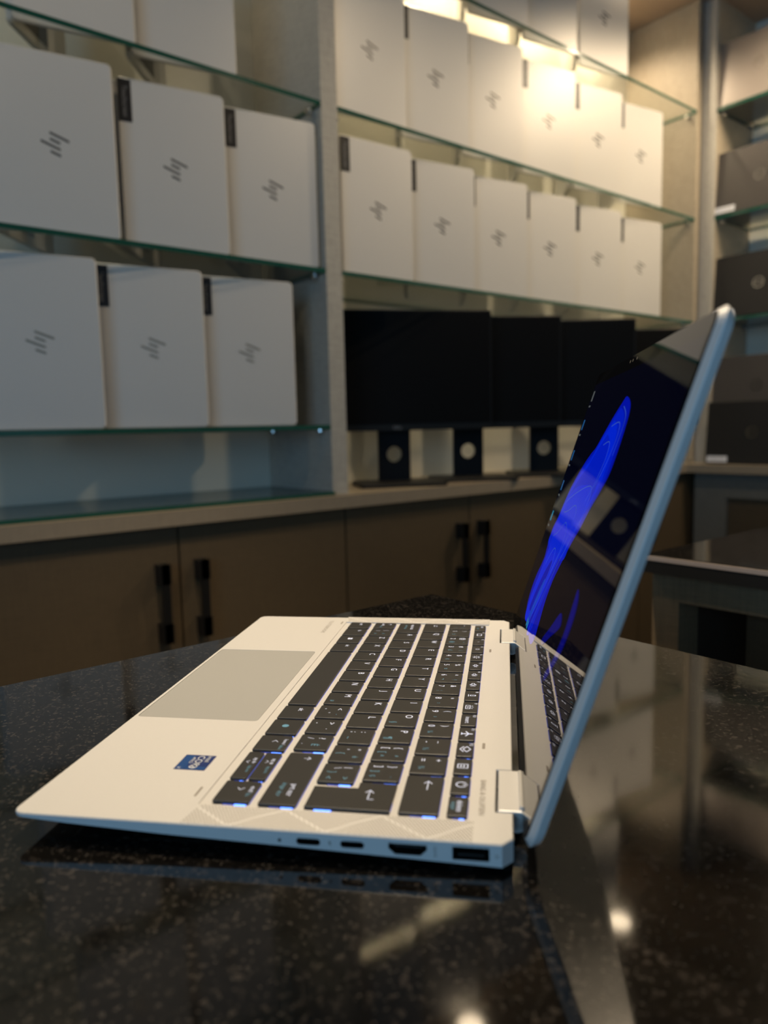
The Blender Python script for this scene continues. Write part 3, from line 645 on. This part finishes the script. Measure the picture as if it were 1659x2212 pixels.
# function row
fl = [[('esc', .3, .7, .0030, 0), ('éch', .55, .3, .0028, 1)], [('#rect', .5, .5, .0024, 0)], [('#sunlow', .5, .5, .0010, 0)], [('#sunlow', .5, .5, .0022, 0)], [('#sun', .5, .5, .0026, 0)], [('#mute', .5, .5, .0024, 0)], [('#vol', .5, .5, .0024, 0)], [('#vol', .5, .5, .0027, 0)], [('#mic', .5, .5, .0025, 0)], [('#kbl', .5, .45, .0024, 0)], [('insert', .5, .42, .0034, 0)], [('#plane', .5, .5, .0030, 0)], [('#stack', .5, .5, .0028, 0)], [('#doc', .5, .5, .0026, 0)], [('#power', .48, .55, .0026, 0)], [('delete', .5, .58, .0034, 0), ('suppr', .5, .28, .0028, 1)]]
for j, leg in enumerate(fl):
    r = -83.2 + 16.83 * j
    if 1 <= j <= 12: leg = leg + [('f%d' % j, .16, .84, .0022, 0)]
    key(r - 14.6, r, 135.3, 142.9, leg)

# lid --------------------------------------------------------------
ua = Vector((0, .31722336, .94835085)); un = Vector((0, .94835085, -.31722336))     # up along the lid, outward (back)
LM = Matrix(((1, 0, 0, 0), (0, ua.y, un.y, .163), (0, ua.z, un.z, HB), (0, 0, 0, 1)))  # (s, t, n) -> laptop frame
def lidpart(b, name, mat, parent, recalc=True):
    for v in b.bm.verts: v.co = LM @ v.co
    return b.done(name, mat, parent, recalc)
def lsh(r, d=0.0): return rrect(XL + d, XR - d, -.0022 + d, .1902 - d, r, 5)
b = MB(); b.loops([[(x, y, .0006) for x, y in lsh(.0050, .0020)], [(x, y, .0026) for x, y in lsh(.007)], [(x, y, .0030) for x, y in lsh(.007)], [(x, y, .0056) for x, y in lsh(.007, .0014)], [(x, y, .0060) for x, y in lsh(.006, .0024)]])
lid = lidpart(b, 'lid', M_alu, lap)
b = MB(); b.prism(lsh(.0048, .0023), 0, .0009, 0, .0003); gl = lidpart(b, 'screen_bezel', M_bezel, lid)
b = MB(); b.flat([(XL + .0045, .0140), (XR - .0045, .0140), (XR - .0045, .1800), (XL + .0045, .1800)], -.00004); lidpart(b, 'display', M_disp, lid, False)
# webcam dots on the bezel
b = MB()
for s in (.025, .033, .045): b.flat([(s + .0008 * cos(i * pi / 6), .1848 + .0008 * sin(i * pi / 6)) for i in range(12)], -.00004)
lidpart(b, 'webcam', M_print, lid, False)
# hinge seat on the lid
for hx0, hx1 in ((.1290, .1628), (-.0924, -.0586)):
    b = MB(); b.prism([(hx0, -.0020), (hx1, -.0020), (hx1 - .002, .0012), (hx0 + .002, .0012)], -.0010, .001); lidpart(b, 'hinge_plate', M_alu, lid)
# wallpaper: a generic folded blue ribbon on black
def catmull(p, n=8):
    o = []; k = len(p)
    for i in range(k):
        p0, p1, p2, p3 = [Vector(p[(i + j) % k]) for j in (-1, 0, 1, 2)]
        for q in range(n):
            t = q / n; o.append((.5 * (2 * p1 + (p2 - p0) * t + (2 * p0 - 5 * p1 + 4 * p2 - p3) * t * t + (3 * p1 - 3 * p2 + p3 - p0) * t ** 3))[:])
    return o
b = MB(); lay = [0]
def blob(pts, mi, smooth=True):
    lay[0] += 1; b.mi = mi; q = catmull(pts) if smooth else pts
    f = b.flat([(x / 1000, y / 1000) for x, y in q], -.00005 - .000004 * lay[0])
def ribbon(pts, w, mi):
    lay[0] += 1; b.mi = mi; q = [Vector(p) for p in catmull(pts + pts[::-1][1:-1], 7)][:7 * (len(pts) - 1) + 1]
    L, R = [], []
    for i, p in enumerate(q):
        d = (q[min(i + 1, len(q) - 1)] - q[max(i - 1, 0)]).normalized(); nn = Vector((-d.y, d.x)) * w / 2
        L.append(p + nn); R.append(p - nn)
    z = -.00005 - .000004 * lay[0]
    for i in range(len(q) - 1): b.face([b.bm.verts.new((v.x / 1000, v.y / 1000, z)) for v in (L[i], L[i + 1], R[i + 1], R[i])])
outl = [(57, 165), (77, 160), (85, 149), (87, 130), (78, 119), (66, 109), (56, 98), (44, 88), (31, 74), (22, 62), (21, 50), (27, 38), (30, 30), (20, 24), (-8, 23), (-44, 22), (-64, 27), (-71, 37), (-69, 47), (-59, 60), (-64, 68), (-70, 79), (-60, 89), (-54, 100), (-47, 109), (-34, 119), (-18, 128), (-4, 134), (8, 138), (20, 146), (34, 155), (48, 162)]
blob(outl, 0)
def shr(cx, cy, k, kx=None): return [(cx + (x - cx) * (kx or k), cy + (y - cy) * k) for x, y in outl if y > 70]
for i, (dx, k) in enumerate(((-3, .93), (-7, .85), (-12, .76))):
    blob([(x * k + (1 - k) * -10 + dx * .3, y * k + (1 - k) * 84) for x, y in outl if y > 62], (1, 2, 1)[i])
blob([(-50, 98), (-20, 112), (30, 118), (48, 117), (52, 108), (40, 92), (18, 76), (4, 60), (-6, 44), (-20, 30), (-36, 22), (-54, 22), (-60, 34), (-54, 52), (-52, 70), (-58, 82)], 2)
blob([(-44, 30), (-38, 46), (-26, 60), (-12, 68), (-8, 62), (-16, 46), (-28, 32)], 0)
blob([(-34, 24), (-28, 40), (-18, 54), (-12, 54), (-16, 40), (-24, 26)], 3)
blob([(-14, 22), (-8, 38), (4, 56), (16, 68), (14, 56), (6, 40), (0, 24)], 1)
for pts in ([(-48, 100), (-18, 108), (22, 116), (44, 118), (51, 112), (44, 98), (24, 78), (10, 62), (-2, 42), (-10, 22)], [(-37, 95), (-18, 98), (0, 103), (12, 104), (22, 99), (20, 88), (4, 68), (-12, 44), (-22, 24)], [(-52, 77), (-34, 82), (-16, 90), (-6, 92), (6, 88), (8, 78), (-2, 62)], [(-40, 60), (-26, 72), (-14, 74), (-8, 66), (-14, 50), (-26, 34)], [(40, 150), (62, 152), (70, 145), (66, 132), (52, 118)], [(34, 140), (52, 142), (58, 134), (52, 122), (40, 110)], [(58, 160), (74, 155), (78, 146), (76, 136)]):
    ribbon(pts, .55, 4)
blob([(59, 39), (74, 50), (89, 61), (100, 59), (97, 55), (82, 47), (66, 38)], 5); blob([(112, 78), (122, 75), (127, 66), (125, 54), (118, 44), (108, 34), (104, 36), (112, 46), (116, 58), (114, 68)], 5)
lidpart(b, 'wallpaper', M_wallp, lid, False)
def ic(s, t, w, h, m):
    lay[0] += 1; b = MB(); b.flat([(s, t), (s + w, t), (s + w, t + h), (s, t + h)], -.00006 - .000002 * lay[0]); lidpart(b, 'desktop_icon', m, lid, False)
for s_, t_, m_ in ((-.1065, .1680, M_icon2), (-.1065, .1475, M_icon), (-.1065, .1255, M_icon), (-.1065, .1035, M_icon), (-.1065, .0810, M_icon3)):
    ic(s_, t_, .0062, .0072, m_); ic(s_ - .0015, t_ - .0042, .0088, .0012, M_icon2)
for i in range(2): ic(-.032 + .0070 * i, .0210, .0046, .0046, M_icon3)
